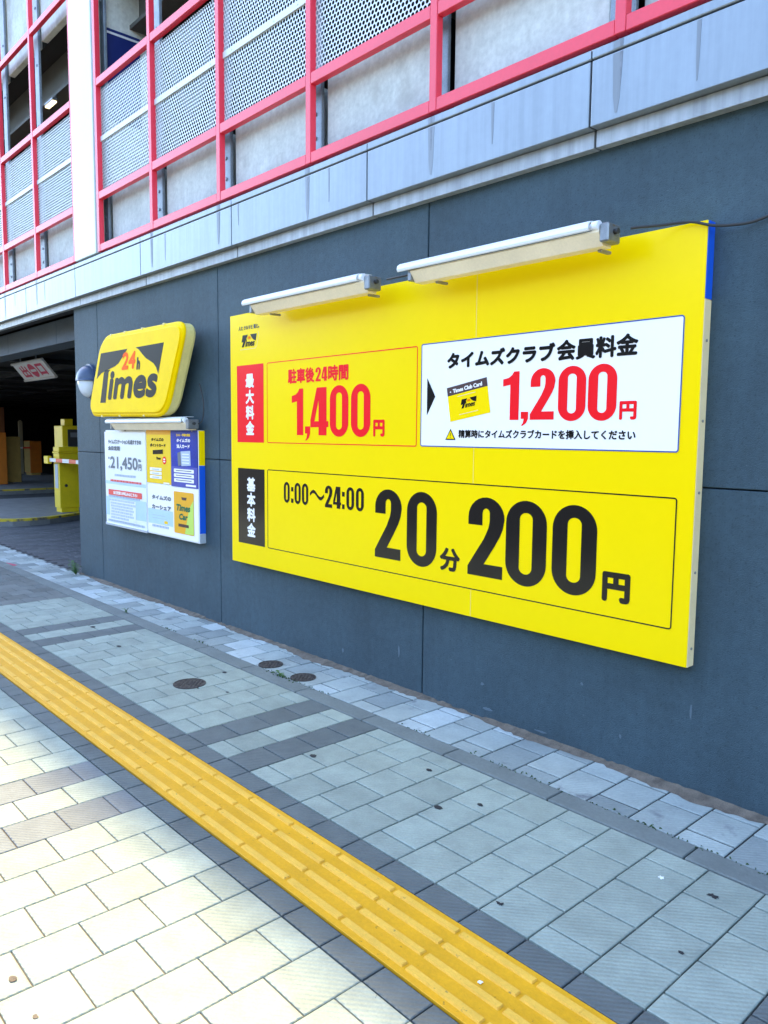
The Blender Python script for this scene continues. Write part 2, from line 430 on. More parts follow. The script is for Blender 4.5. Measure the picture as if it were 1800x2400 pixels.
# stains and litter dropped on the pavers
def splat(name, x, y, r, mt, spiky, z=.0012):
    n = 18; pts = []
    ph = random.uniform(0, 6)
    for k in range(n):
        a = k*2*math.pi/n+ph
        q = r*(random.uniform(.25, 1.0) if spiky else random.uniform(.75, 1.05))
        pts.append((x+q*math.cos(a)*1.1, y+q*math.sin(a)*.8))
    b = B(); b.prism(pts, 'z', z, z+.0016); return b.build(name, mt)
gl = ['black gum spot below the manhole pair, near the edging', 'large black gum spot midway between tactile strip and edging', 'smaller black gum spot just right of the largest one, nearer the edging',
      'black jagged leaf scrap beside the dark strip at lower right', 'black jagged leaf scrap near the edging at lower right', 'faint small black spot right of centre on lower light pavers']
for (x, y, r, sk), t in zip([(-2.41, 2.49, .016, 0), (-2.13, 2.26, .019, 0), (-2.03, 2.41, .014, 0), (-1.53, 1.93, .018, 1), (-1.08, 2.51, .021, 1), (-1.01, 2.15, .009, 0)], gl):
    tag(splat('leaf_scrap' if sk else 'gum_spot', x, y, r, 'gum', sk), t, 'leaf' if sk else 'gum spot', 'dark spots on the pavers')
for (x, y, r), t in zip([(-5.36, 2.28, .022), (-4.32, 2.54, .018), (-2.89, 2.18, .02), (-6.04, 2.36, .024), (-3.97, 2.35, .012)],
        ['far small gum spot just behind the round manhole', 'gum spot between the round manhole and the edging', 'gum spot on the first light pavers after the dark bands', 'dark gum spot on the light course between far dark bands', 'small gum spot just right of the round manhole']):
    tag(splat('gum_spot', x, y, r, 'gum', 0), t, 'gum spot', 'dark spots on the pavers')
for (x, y, r), t in zip([(-2.22, .61, .014), (-2.03, .61, .009)], ['brown spot on sunlit paver at lower left corner', 'small brown spot on sunlit paver below the larger one']):
    tag(splat('gum_spot', x, y, r, 'soil', 0), t, 'gum spot', 'dark spots on the pavers')
tag(splat('bird_dropping', -1.25, 2.48, .017, 'gum_pale', 1), 'white star shaped bird dropping on a grey paver', 'bird dropping')
tag(splat('paper_scrap', -1.325, 1.592, .010, 'gum_pale', 1, .0062), 'tiny pale scrap stuck between bars of the yellow tactile strip', 'litter')
# yellow tactile paving: blocks with four bars
tb, bars = B(), []
k0 = -150
bm = bmesh.new()
for k in range(-110, 20):
    x0 = -1.515+.297*k; z = random.uniform(-.0004, .0004)
    if x0 > 7: break
tb.box(-34, 6, 1.4465, 1.7495, -.01, .0030, .001)
structure(tb.build('tactile_paving', 'tactile_base'))
bb = B()
for k in range(-110, 20):
    x0 = -1.515+.297*k
    if x0 < -18: continue
    for y in (1.4835, 1.5605, 1.6365, 1.7125):
        t = bmesh.new()
        for xa, xb in ((x0+.0065, x0+.1482), (x0+.1488, x0+.2905)):
            bx0, bx1, w0, w1, z1 = xa, xb, .0132, .0108, .0092+random.uniform(-.0004, .0002)
            A = [t.verts.new(p) for p in ((bx0, y-w0, .002), (bx1, y-w0, .002), (bx1, y+w0, .002), (bx0, y+w0, .002))]
            ea = .003 if xa == x0+.0065 else 0; eb = .003 if xb == x0+.2905 else 0
            Q = [t.verts.new(p) for p in ((bx0+ea, y-w1, z1), (bx1-eb, y-w1, z1), (bx1-eb, y+w1, z1), (bx0+ea, y+w1, z1))]
            t.faces.new(Q)
            for i in range(4): t.faces.new((A[i], A[(i+1) % 4], Q[(i+1) % 4], Q[i]))
        bb.merge(t)
structure(bb.build('tactile_paving', 'tactile_bar'))
# round iron covers
def cover(x, y, r, label):
    t = thing('manhole_cover', label, 'manhole cover', (x, y, 0), 'round iron covers in the footway')
    b = B(); pr = [(x+r*math.cos(k*math.pi/18), y+r*math.sin(k*math.pi/18)) for k in range(36)]
    pi = [(x+r*.93*math.cos(k*math.pi/18), y+r*.93*math.sin(k*math.pi/18)) for k in range(36)]
    b2 = bmesh.new()
    A = [b2.verts.new((*p, -.006)) for p in pr]; Q = [b2.verts.new((*p, .0045)) for p in pr]; I = [b2.verts.new((*p, .0045)) for p in pi]; J = [b2.verts.new((*p, .0015)) for p in pi]
    for k in range(36):
        m = (k+1) % 36
        for X, Y in ((A, Q), (Q, I), (I, J)): b2.faces.new((X[k], X[m], Y[m], Y[k]))
    b.merge(b2); b.build('rim', 'iron', t)
    b = B(); b.cyl((x, y, -.005), (x, y, .0025), r*.93, 36)
    n = max(5, int(r*70))
    for i in range(-n, n+1):
        for j in range(-n, n+1):
            px, py = x+i*.016, y+j*.016
            if (i+j) % 2 == 0 and math.hypot(px-x, py-y) < r*.82: b.box(px-.005, px+.005, py-.005, py+.005, .0025, .0048)
    b.build('lid', 'iron', t)
cover(-4.262, 2.257, .100, 'brown iron manhole cover among light pavers, largest and nearest the tactile strip')
cover(-4.276, 2.868, .083, 'plain dark iron cover against the edging, left one of the pair by the wall')
cover(-3.905, 2.866, .083, 'plain dark iron cover against the edging, right one of the pair by the wall')

# ------------------------------------------------------------------ parking building
bld = thing('parking_building', 'multi storey parking garage with blue grey street wall, red framed screens and white pillar', 'building', (0, D, 0))
# street wall: panels with open joints before a dark backing
xs = [-8.45, -7.835, -5.467, -3.157, -.848, 1.462, 3.772, 9, 20, 40]
for x0, x1 in zip(xs, xs[1:]):
    for z0, z1 in ((-.05, 1.338), (1.344, 2.855)):
        b = B(); b.box(x0+.004, x1-.004, D, D+.05, z0, z1, .003); b.build('wall_panel', 'wall_paint', bld)
b = B(); b.box(-8.43, 40, D+.0505, D+.42, -.05, 2.88); b.build('wall_core', 'wall_gap', bld)
b = B(); b.box(-8.45, -8.431, D+.0505, D+.43, -.05, 2.88); b.build('wall_end', 'lintel_paint', bld)
# street wall beyond the garage mouth
for x0, x1 in ((-33.4, -31.1), (-35.7, -33.4), (-38, -35.7), (-45, -38)):
    for z0, z1 in ((-.05, 1.338), (1.344, 2.855)):
        b = B(); b.box(x0+.004, x1-.004, D, D+.05, z0, z1, .003); b.build('wall_panel', 'wall_paint', bld)
b = B(); b.box(-45, -31.12, D+.0505, D+.42, -.05, 2.88); b.build('wall_core', 'wall_gap', bld)
b = B(); b.box(-45, -31.2, D+.03, D+.30, 3.27, 8.4); b.build('upper_wall', 'concrete', bld)
# lintel over the garage mouth
b = B()
x = -9.82+1.23*1
xs2 = [-40, -20, -16, -13.5, -11.7, -9.82, -8.452]
for x0, x1 in zip(xs2, xs2[1:]): b.box(x0+.003, x1-.003, D+.30, D+.60, 2.62, 2.9, .003)
b.build('lintel', 'lintel_paint', bld)
# aluminium ledge band
js = [-2.06+1.515*k for k in range(-26, 20)]
for x0, x1 in zip(js, js[1:]):
    b = B()
    b.prism([(D-.10, 2.925), (D-.10, 3.203), (D-.085, 3.206), (D, 3.206), (D, 2.925)], 'x', x0+.005, x1-.005, bev=.003)
    p = b.build('ledge_panel', 'aluminium', bld)
    b = B(); b.prism([(D-.097, 3.213), (D-.10, 3.217), (D-.10, 3.250), (D, 3.256), (D, 3.212)], 'x', x0+.004, x1-.004); b.build('coping', 'aluminium', p)
    b = B(); b.prism([(D-.05, 2.848), (D-.05, 2.922), (D, 2.922), (D, 2.848)], 'x', x0+.006, x1-.006, bev=.002); b.build('drip_edge', 'aluminium_dull', p)
b = B(); b.box(-42, 30, D-.085, D+.3, 2.93, 3.245); b.build('ledge_core', 'dark_gap', bld)
# weathering below each mullion, a thin film of grime on the band
MX = [-7.5, -6.378, -5.27, -4.155, -3.045, -1.925, -.815, .295, 1.405, 2.515]
LX = [-8.115, -9.262, -10.405, -11.55, -12.7, -13.85]+[-13.85-1.145*q for q in range(1, 16)]
for x in MX[1:8]+LX[1:4]:
    for dx, wd, z0, mt_ in ((-.004, .046, 2.93+random.uniform(0, .05), 'stain_soft'), (.004+random.uniform(-.01, .01), .014, 3.0+random.uniform(0, .12), 'stain'), (random.uniform(.2, .45), .018, 2.96+random.uniform(0, .12), 'stain_soft')):
        b = B(); b.prism([(x+dx-wd*.12, z0), (x+dx+wd*.12, z0), (x+dx+wd*.34, z0+.06), (x+dx+wd*.5, 3.198), (x+dx-wd*.5, 3.198), (x+dx-wd*.36, z0+.07)], 'y', D-.1010-(.0004 if mt_ == 'stain' else 0), D-.0995)
        b.build('grime_streak', mt_, bld)
        if dx < .1:
            b = B(); b.prism([(x+dx-wd*.5, 3.218), (x+dx+wd*.5, 3.218), (x+dx+wd*.5, 3.249), (x+dx-wd*.5, 3.249)], 'y', D-.1010-(.0004 if mt_ == 'stain' else 0), D-.0995); b.build('grime_streak', mt_, bld)
# pale scuffs on the wall
for (x, z, w_, h_) in ((-2.645, .061, .04, .012), (-1.844, .153, .008, .014), (-2.06, .35, .010, .012), (-2.69, .193, .016, .01), (-2.289, .04, .05, .006), (-3.358, .23, .010, .05), (-1.51, .359, .005, .05), (-3.9, .12, .012, .02)):
    n = 9; pts = [(x+w_*math.cos(q*6.283/n)*random.uniform(.4, 1), z+h_*math.sin(q*6.283/n)*random.uniform(.4, 1)) for q in range(n)]
    b = B(); b.prism(pts, 'y', D-.0008, D+.001); b.build('scuff_mark', 'scuff', bld)
# white pillar
b = B(); b.box(-8.09, -7.56, D-.105, D-.03, 3.27, 8.4, .006); b.build('pillar', 'pillar_white', bld)
# red frames, perforated sheets, posts, parapets: one bay at a time
ZB, ZM, ZT, ZU = (3.276, 3.342), (3.757, 3.826), (4.785, 4.852), (5.862, 5.925)
Z3 = 8.4
YF, YB = D-.10, D-.052
def perforated(wd, ht):
    """sheet of hexagonal cells with round holes, origin at lower left"""
    p, r = .0320, .0122
    V, F = [], []
    rows = int(ht/(p*.866)); cols = int(wd/p)
    for j in range(rows):
        for i in range(cols):
            cx = (i+.5+(.5 if j % 2 else 0))*p; cz = (j+.5)*p*.866
            o = len(V)
            for k in range(12):
                a = rad(30*k+30); rr = p*.57735*(1 if k % 2 == 0 else .866)
                V.append((cx+rr*math.cos(a), 0, cz+rr*math.sin(a)))
            for k in range(12):
                a = rad(30*k+30); V.append((cx+r*math.cos(a), 0, cz+r*math.sin(a)))
            for k in range(12):
                m = (k+1) % 12; F.append((o+k, o+m, o+12+m, o+12+k))
    me = bpy.data.meshes.new('perforated_sheet'); me.from_pydata(V, [], F); me.update(); me.materials.append(M['screen_white']); return me
PS = perforated(1.09, .965)
def bay(x0, x1, first=True):
    """x0, x1: centre lines of the mullions on both sides"""
    f = B()
    h = .026
    f.box(x0-h, x0+h, YF, YB, ZB[0], Z3, .003)
    for z0, z1 in (ZB, ZM, ZT, ZU, (6.9, 6.96)): f.box(x0+h+.001, x1-h-.001, YF+.002, YB, z0, z1, .003)
    fr = f.build('screen_frame', 'red_paint', bld)
    s = bpy.data.objects.new('perforated_sheet', PS); C.objects.link(s); s.parent = fr
    s.matrix_parent_inverse = bld.matrix_world.inverted() if False else Matrix.Translation((0, 0, 0))
    s.location = (x0+.01, YB-.004, ZM[1]-.01)
    b = B(); b.box(x0+h+.004, x1-h-.004, YB-.016, YB-.006, 4.288, 4.334, .001)
    for q in range(4):
        xx = x0+.15+q*.27; b.cyl((xx, YB-.019, 4.311), (xx, YB-.015, 4.311), .006, 8)
    b.build('strap', 'screen_white', fr)
    b = B(); b.box(x0-.115, x0+.012, D+.0, D+.028, 3.27, Z3, .004)
    for z in (3.47, 3.62, 4.95, 5.6, 6.2): b.cyl((x0-.05, D-.008, z), (x0-.05, D+.004, z), .014, 8)
    b.build('support_post', 'galvanised', fr)
    b = B(); b.box(x0+.035, x1-.13, D+.03, D+.18, 3.2, 3.85, .006); b.build('parapet', 'concrete', fr)
    b = B(); b.box(x0+.035, x1-.13, D+.03, D+.10, 5.83, 6.98, .006); b.build('upper_parapet', 'concrete', fr)
    return fr
# parent links below use plain world coordinates for parts of parts
for x0, x1 in zip(MX, MX[1:]): bay(x0, x1)
LXr = LX[::-1]
for x0, x1 in zip(LXr, LXr[1:]): bay(x0, x1)
b = B(); b.box(LX[0]-.02, LX[0]+.024, YF, YB, ZB[0], Z3, .003); b.build('edge_mullion', 'red_paint', bld)
# white jamb between pillar and first mullion
b = B(); b.box(-7.558, -7.53, D-.09, D-.03, 3.275, Z3); b.build('pillar_jamb', 'pillar_white', bld)
# upper deck behind the screens: slabs, back wall, ceiling ribs and edge beams
b = B()
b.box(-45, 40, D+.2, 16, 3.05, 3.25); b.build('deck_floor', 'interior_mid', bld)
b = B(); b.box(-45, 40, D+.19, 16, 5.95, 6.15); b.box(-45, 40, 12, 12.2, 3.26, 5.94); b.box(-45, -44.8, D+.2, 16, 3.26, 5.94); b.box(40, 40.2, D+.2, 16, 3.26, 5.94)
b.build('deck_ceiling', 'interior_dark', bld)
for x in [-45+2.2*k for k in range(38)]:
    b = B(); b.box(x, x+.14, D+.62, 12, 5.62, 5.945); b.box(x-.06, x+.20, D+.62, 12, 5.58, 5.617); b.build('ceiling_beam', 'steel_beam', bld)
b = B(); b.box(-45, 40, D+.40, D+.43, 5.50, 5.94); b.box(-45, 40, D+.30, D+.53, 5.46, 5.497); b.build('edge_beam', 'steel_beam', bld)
# blue board and grey partition seen in the first bay above the screen
b = B(); b.box(-8.05, -7.59, D-.02, D+.50, 3.26, 5.94, .004); pt = b.build('partition', 'concrete', bld)
b = B(); b.box(-7.589, -7.578, D+.03, D+.40, 4.55, 5.40, .003); bo = b.build('notice_panel', 'navy_board', pt)
b = B(); b.box(-7.579, -7.574, D+.032, D+.398, 5.350, 5.370); b.build('stripe', 'arm_white', bo)
# main mass above and an unseen slab added to shape the footway's shadow edge
b = B(); b.box(-45, 40, 6.5, 16, 8.4, 28); b.box(-45, 40, D+.25, 16, 8.2, 8.395); b.build('upper_storeys', 'concrete', bld)
k = .06; y0 = lambda x: 3.71+k*(x+31)
b = B(); b.prism([(-100, y0(-100)), (36, y0(36)), (36, 16), (-100, 16)], 'z', 28, 28.5); b.build('shadow_slab', 'concrete', bld)
# ground floor of the garage
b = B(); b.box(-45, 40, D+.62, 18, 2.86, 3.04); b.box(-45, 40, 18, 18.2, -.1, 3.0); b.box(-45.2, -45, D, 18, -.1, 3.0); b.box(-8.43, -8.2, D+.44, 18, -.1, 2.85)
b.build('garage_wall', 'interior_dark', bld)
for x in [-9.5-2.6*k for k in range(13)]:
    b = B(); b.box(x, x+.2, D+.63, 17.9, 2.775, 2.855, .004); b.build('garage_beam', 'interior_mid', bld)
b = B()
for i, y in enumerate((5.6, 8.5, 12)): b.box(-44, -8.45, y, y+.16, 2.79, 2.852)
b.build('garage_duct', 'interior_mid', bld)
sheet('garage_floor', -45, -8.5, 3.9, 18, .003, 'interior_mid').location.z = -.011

# ------------------------------------------------------------------ frontage across the street, mirrored in the glossy sign
mat('facade_brown', (.16, .13, .11), .8, var=.1); mat('facade_grey', (.22, .22, .23), .8, var=.1); mat('facade_cream', (.38, .35, .29), .8, var=.1); mat('window_glass', (.02, .03, .04), .1)
for x0, x1, h, mt_, lb_ in ((-95, -62, 11, 'facade_grey', 'tall grey office block farthest left across the street'), (-61, -41, 8, 'facade_brown', 'brown brick block across the street'), (-40, -22, 12, 'facade_grey', 'tallest grey block across the street'),
        (-21, -6, 7, 'facade_cream', 'low cream shop building across the street'), (-5, 14, 10, 'facade_brown', 'tall brown apartment block across the street'), (15, 50, 8.5, 'facade_grey', 'long grey block across the street right')):
    t = thing('street_building', lb_, 'building', ((x0+x1)/2, -30, 0), 'buildings across the street')
    b = B(); b.box(x0, x1, -38, -24, -.15, h); wb = b.build('wall', mt_, t)
    b = B(); b.box(x0-.3, x1+.3, -38.3, -23.7, h+.01, h+.5); b.build('roof', 'concrete', t)
    for fl in range(int((h-1)/3.4)):
        n = int((x1-x0)/3.2)
        for i in range(n):
            xa = x0+(x1-x0)*(i+.25)/n; xb = x0+(x1-x0)*(i+.75)/n
            b = B(); b.box(xa, xb, -24.05, -23.96, 1.0+fl*3.4, 2.7+fl*3.4); b.build('window', 'window_glass', wb)

# ------------------------------------------------------------------ garage islands and machines
def island(name, pts, edge):
    b = B(); b.prism(pts, 'z', -.02, .12, bev=.012); o = structure(b.build(name, 'kerb_concrete'))
    ys = [(Vector((*p, 0)), Vector((*q, 0))) for p, q in zip(edge, edge[1:])]
    t = bmesh.new(); A, Q, R = [], [], []
    cx = sum(p[0] for p in pts)/len(pts); cy = sum(p[1] for p in pts)/len(pts)
    for p in edge:
        d = Vector((cx-p[0], cy-p[1])).normalized()
        A.append(t.verts.new((p[0]-d.x*.002, p[1]-d.y*.002, .085))); Q.append(t.verts.new((p[0]-d.x*.002, p[1]-d.y*.002, .1225))); R.append(t.verts.new((p[0]+d.x*.14, p[1]+d.y*.14, .1225)))
    for i in range(len(edge)-1):
        t.faces.new((A[i], A[i+1], Q[i+1], Q[i])); t.faces.new((Q[i], Q[i+1], R[i+1], R[i]))
    b = B(); b.merge(t); b.build('kerb_paint', 'kerb_yellow', o)
e1 = [(-13.75, 3.62), (-13.48, 3.75), (-13.34, 3.95), (-13.30, 4.2), (-13.38, 4.55), (-13.6, 4.95), (-13.86, 5.35), (-14.2, 5.8)]
island('kerb_island', [(-17.6, 3.62)]+e1+[(-14.6, 6.4), (-17.6, 6.4)], e1)
e2 = [(-20.45, 4.6), (-20.35, 5.2), (-20.3, 6.2), (-20.35, 7.2), (-20.6, 8.2), (-21.0, 9.0)]
island('kerb_island', [(-30, 4.6)]+e2+[(-30, 9.4)], e2)

g = thing('barrier_gate', 'yellow parking barrier cabinet with red and white arm in the garage mouth', 'barrier gate', (-14.12, 5.08, .12))
b = B(); b.box(-14.25, -14.0, 4.97, 5.28, .12, .20, .005); b.build('plinth', 'machine_yellow', g)
b = B(); b.prism([(-14.27, .20), (-13.99, .20), (-13.99, 1.17), (-14.27, 1.17)], 'y', 4.95, 5.30, bev=.008); cb = b.build('cabinet', 'machine_yellow', g)
b = B(); b.cyl((-13.995, 5.06, .60), (-13.985, 5.06, .60), .028, 12); b.build('lock', 'cable', cb)
b = B(); b.box(-14.20, -14.06, 4.944, 4.9495, .55, .98); b.build('notice_sticker', 'ink_pale', cb)
b = B(); b.box(-14.285, -13.975, 4.935, 5.315, 1.172, 1.20, .004); b.box(-14.27, -13.99, 4.95, 5.30, 1.202, 1.285, .008); b.build('cap', 'machine_yellow', g)
b = B(); b.box(-14.50, -14.30, 4.86, 4.93, .98, 1.12, .006); b.cyl((-14.4, 4.855, 1.05), (-14.4, 4.86, 1.05), .02, 10); b.build('counterweight', 'machine_yellow', g)
b = B()
for i in range(12):
    b.box(-14.28+.31*i, -14.28+.31*(i+1)-.002, 4.885, 4.91, 1.02, 1.085, mi=i % 2)
b.build('arm', ['arm_white', 'arm_red'], g)

g = thing('ticket_machine', 'yellow ticket machine with dark panel standing behind the barrier cabinet', 'ticket machine', (-15.25, 5.7, .12))
b = B(); b.box(-15.48, -15.05, 5.40, 6.02, .12, 1.67, .01); b.build('cabinet', 'machine_yellow', g)
b = B(); b.box(-15.40, -15.20, 5.50, 5.66, 1.672, 1.80, .006); b.build('antenna_box', 'machine_yellow', g)
b = B(); b.box(-15.052, -15.040, 5.50, 5.98, 1.16, 1.60, .003); sp_ = b.build('screen_panel', 'cable', g)
b = B(); b.box(-15.0395, -15.034, 5.55, 5.70, 1.45, 1.54); b.build('display', 'ink_grey', sp_)
b = B(); b.box(-15.0395, -15.034, 5.74, 5.90, 1.26, 1.36); b.build('card_slot', 'ink_grey', sp_)

g = thing('payment_machine', 'tall orange machine with dark brown upper half on the far island', 'payment machine', (-22.7, 6.1, .12))
b = B(); b.box(-23.1, -22.41, 5.6, 6.55, .12, 1.52, .01); b.build('lower_cabinet', 'machine_orange', g)
b = B(); b.box(-23.1, -22.42, 5.6, 6.53, 1.522, 2.20, .01); b.build('upper_cabinet', 'machine_rust', g)
b = B(); b.box(-23.6, -23.2, 6.75, 7.15, .12, 1.40, .01); b.build('side_cabinet', 'machine_tan', g)
g = thing('barrier_gate', 'far tan barrier cabinet with thin striped arm deep in the garage', 'barrier gate', (-26.9, 8.65, .12))
b = B(); b.box(-27.18, -26.67, 8.53, 8.82, .12, .2); b.build('plinth', 'machine_tan', g)
b = B(); b.box(-27.23, -26.62, 8.5, 8.86, .2, 1.25, .01); cb = b.build('cabinet', 'machine_orange', g)
b = B(); b.box(-27.21, -26.64, 8.492, 8.499, .22, 1.23); b.build('front_panel', 'machine_tan', cb)
b = B()
for i in range(10): b.box(-26.6+.0, -26.56, 8.5-.24*(i+1), 8.5-.24*i-.002, 1.0, 1.05, mi=i % 2)
b.build('arm', ['arm_red', 'arm_white'], g)
b = B(); b.box(-27.95, -27.83, 8.55, 8.67, .12, 1.90, .01); b.cyl((-27.89, 8.61, 1.90), (-27.89, 8.61, 1.94), .04, 10); tag(b.build('marker_post', 'pole_pale'), 'pale upright post beside the far barrier cabinet', 'post')

# hanging exit sign, leaning forward below the garage ceiling
hs = thing('hanging_sign', 'white hanging exit sign with red characters leaning forward under garage ceiling', 'sign', (-14.1, 4.6, 2.6))
HX0, HX1, HT, HB = -14.89, -13.36, Vector((0, 4.5, 2.735)), Vector((0, 4.717, 2.468))
hv = (HB-HT); hl = hv.length; hd = hv/hl; hn = Vector((0, -hd.z*-1, 0))
hn = Vector((1, 0, 0)).cross(-hd).normalized()          # towards the street and down
if hn.y > 0: hn = -hn
def hp(u, v, lift=0):
    p = HT+hd*(hl-v)+hn*(.004+lift); return (HX0+u, p.y, p.z)
b = B(); t = bmesh.new()
c8 = [t.verts.new(Vector((x, 0, 0))+HT+hd*a+hn*q) for x in (HX0, HX1) for a in (0, hl) for q in (.002, -.03)]
for q in ((0, 1, 3, 2), (4, 6, 7, 5), (0, 4, 5, 1), (2, 3, 7, 6), (0, 2, 6, 4), (1, 5, 7, 3)): t.faces.new([c8[i] for i in q])
b.merge(t); b.build('panel', 'hang_white', hs)
b = B(); b.cyl((HX0-.02, HT.y, HT.z+.005), (HX1+.02, HT.y, HT.z+.005), .024, 10); b.cyl((HX0-.02, HB.y, HB.z), (HX1+.02, HB.y, HB.z), .024, 10); b.build('rail', 'arm_white', hs)
b = B()
for x in (-14.5, -13.7): b.cyl((x, HT.y+.02, HT.z), (x, HT.y+.02, 2.86), .012, 8)
b.build('hanger_rod', 'galvanised', hs)
ik = Ink(hp); ik.text('出', .20, .56, .05, .30, .012); ik.text('口', 1.02, 1.36, .06, .29, .014)
ik.poly([arc(.79, .175, .17, .135, 0, 345, 23), [(.66, .15), (.66, .20), (.92, .20), (.92, .15)]]); ik.build('lettering', 'hang_red', hs)

# ------------------------------------------------------------------ big price sign
PX0, PX1, PZ0, PZ1, PY = -5.187, -1.512, .571, 2.428, D-.06
sg = thing('price_sign', 'large bright yellow parking price sign mounted on the blue grey wall', 'sign', (-3.35, D, PZ0))
b = B(); b.box(PX0, PX1, PY, D-.002, PZ0, PZ1, .002); fp = b.build('panel', 'sign_yellow', sg)
b = B(); b.box(PX1+.0005, PX1+.0035, PY+.004, D-.002, 2.118, PZ1-.001); b.build('side_cover', 'sign_blue', sg)
b = B(); b.box(PX1+.0005, PX1+.003, PY+.003, D-.002, PZ0+.001, 2.115); sc = b.build('side_cover', 'cream_trim', sg)
b = B()
for z in (.65, .98, 1.32, 1.62, 1.95): b.cyl((PX1+.002, D-.03, z), (PX1+.007, D-.03, z), .006, 8)
b.build('rivet', 'rivet', sc)
on = lambda lift0: (lambda u, v, lift=0: (u, PY-lift0-lift, v))
ink = lambda lift0=.0012: Ink(on(lift0))
# header
i = ink(.0008); i.rect(-2.7362, -2.7338, 2.064, 2.426); i.rect(-2.7362, -2.7338, 1.298, 1.484); i.rect(-2.7362, -2.7338, .573, .720); i.build('panel_seam', 'box_side', fp)
i = ink(); i.text('人と クルマと 街と。', -5.067, -4.79, 2.308, 2.340, .0018); i.build('slogan_lettering', 'sign_black', fp)
def tlogo(u0, u1, v0, v1, place, parent, black='sign_black', lift=.0012, outline=True):
    """wordmark: italic letters under a bell shaped hill cut from a dark band"""
    W, H = u1-u0, v1-v0
    X = lambda a, b: (u0+a*W, v0+b*H)
    k = Ink(lambda u, v, l=0: place(u, v, lift+l))
    hill = lambda t: math.exp(-((t-.5)/.21)**2)
    lw = [(0.085, 1.0), (.42, 1.0)] + [(t, .42+.58*hill(t)) for t in (.38, .34, .30, .25, .20, .14, .08)] + [(.0, .40)]
    rw = [(.58, 1.0), (1.0, 1.0), (.93, .40)] + [(t, .44+.56*hill(t)) for t in (.88, .82, .76, .71, .67, .63)]
    for lp in (lw, rw): k.poly([[X(a, b) for a, b in lp]])
    k.text('imes', u0+.25*W, u0+.87*W, v0, v0+.55*H, .012*W, .28)
    k.poly([[X(.02, 0), X(.15, 0), X(.31, .62), X(.17, .62)]], .0003)
    k.poly([[X(.02, .50), X(.33, .56), X(.345, .68), X(.05, .62)]], .0004)
    k.build('wordmark', black, parent)
    k = Ink(lambda u, v, l=0: place(u, v, lift+l)); k.text('24h', u0+.40*W, u0+.60*W, v0+.62*H, v0+.86*H, .004*W, .2)
    k.build('hours_mark', 'orange_ink', parent)
tlogo(-5.028, -4.822, 2.186, 2.272, on(0), fp)
i = ink(); pts = [(-5.045, 2.168), (-4.845, 2.168), (-4.822, 2.186), (-4.795, 2.268), (-4.805, 2.285)]
for p, q in zip(pts, pts[1:]):
    d = Vector((q[0]-p[0], q[1]-p[1])).normalized()*.0016; i.poly([[(p[0]-d.y, p[1]+d.x), (p[0]+d.y, p[1]-d.x), (q[0]+d.y, q[1]-d.x), (q[0]-d.y, q[1]+d.x)]])
i.build('logo_outline', 'cream_trim', fp)
# red tab and red outlined panel
i = ink(.001); i.rect(-5.096, -4.738, 1.486, 2.053); rl = i.build('label_plate', 'sign_red', fp)
i = ink(.0022)
for ch, v1 in zip('最大料金', (1.988, 1.872, 1.757, 1.643)): i.text(ch, -4.974, -4.862, v1-.103, v1, .0048)
i.build('lettering', 'sign_white', rl)
i = ink(.001); i.rect(-5.092, -4.733, .725, 1.292); bl = i.build('label_plate', 'sign_black', fp)
i = ink(.0022)
for ch, v1 in zip('基本料金', (1.228, 1.114, 1.000, .886)): i.text(ch, -4.967, -4.853, v1-.104, v1, .0048)
i.build('lettering', 'sign_white', bl)
i = ink(); i.frame(-4.695, -3.168, 1.485, 2.054, .006, .014); i.build('border_line', 'sign_red', fp)
i = ink(); i.frame(-4.696, -1.586, .722, 1.296, .006, .014); i.build('border_line', 'sign_black', fp)
i = ink()
i.text('駐車後', -4.436, -4.136, 1.893, 1.994, .0042); i.text('時間', -3.990, -3.783, 1.893, 1.994, .0042)
number(i, [('2', -4.124, -4.066, 1.897, 1.988), ('4', -4.060, -3.998, 1.897, 1.988)])
number(i, [('1', -4.392, -4.260, 1.544, 1.857), (',', -4.240, -4.182, 1.507, 1.603), ('4', -4.180, -3.986, 1.544, 1.857), ('0', -3.971, -3.783, 1.536, 1.863), ('0', -3.757, -3.572, 1.536, 1.863)])
i.text('円', -3.545, -3.442, 1.540, 1.642, .0055); i.build('price_lettering', 'sign_red', fp)
i = ink()
number(i, [('0', -4.490, -4.420, 1.071, 1.217), ('0', -4.362, -4.290, 1.071, 1.217), ('0', -4.276, -4.204, 1.071, 1.217), ('2', -4.020, -3.942, 1.073, 1.217), ('4', -3.934, -3.852, 1.073, 1.215), ('0', -3.798, -3.722, 1.073, 1.219), ('0', -3.704, -3.628, 1.073, 1.219)])
for u in (-4.402, -3.842):
    i.rect(u, u+.026, 1.075, 1.105); i.rect(u, u+.026, 1.155, 1.185)
wv = [(-4.185+.155*t/16, 1.147+.022*math.sin(t/16*2*math.pi)) for t in range(17)]
i.poly([[(a, b+.011) for a, b in wv]+[(a, b-.011) for a, b in wv[::-1]]])
number(i, [('2', -3.520, -3.285, .806, 1.226), ('0', -3.240, -2.998, .795, 1.228), ('2', -2.762, -2.515, .804, 1.228), ('0', -2.504, -2.250, .793, 1.228), ('0', -2.216, -1.968, .794, 1.228)])
i.text('分', -2.970, -2.818, .798, .930, .006); i.text('円', -1.932, -1.789, .796, .935, .008)
i.build('price_lettering', 'sign_black', fp)
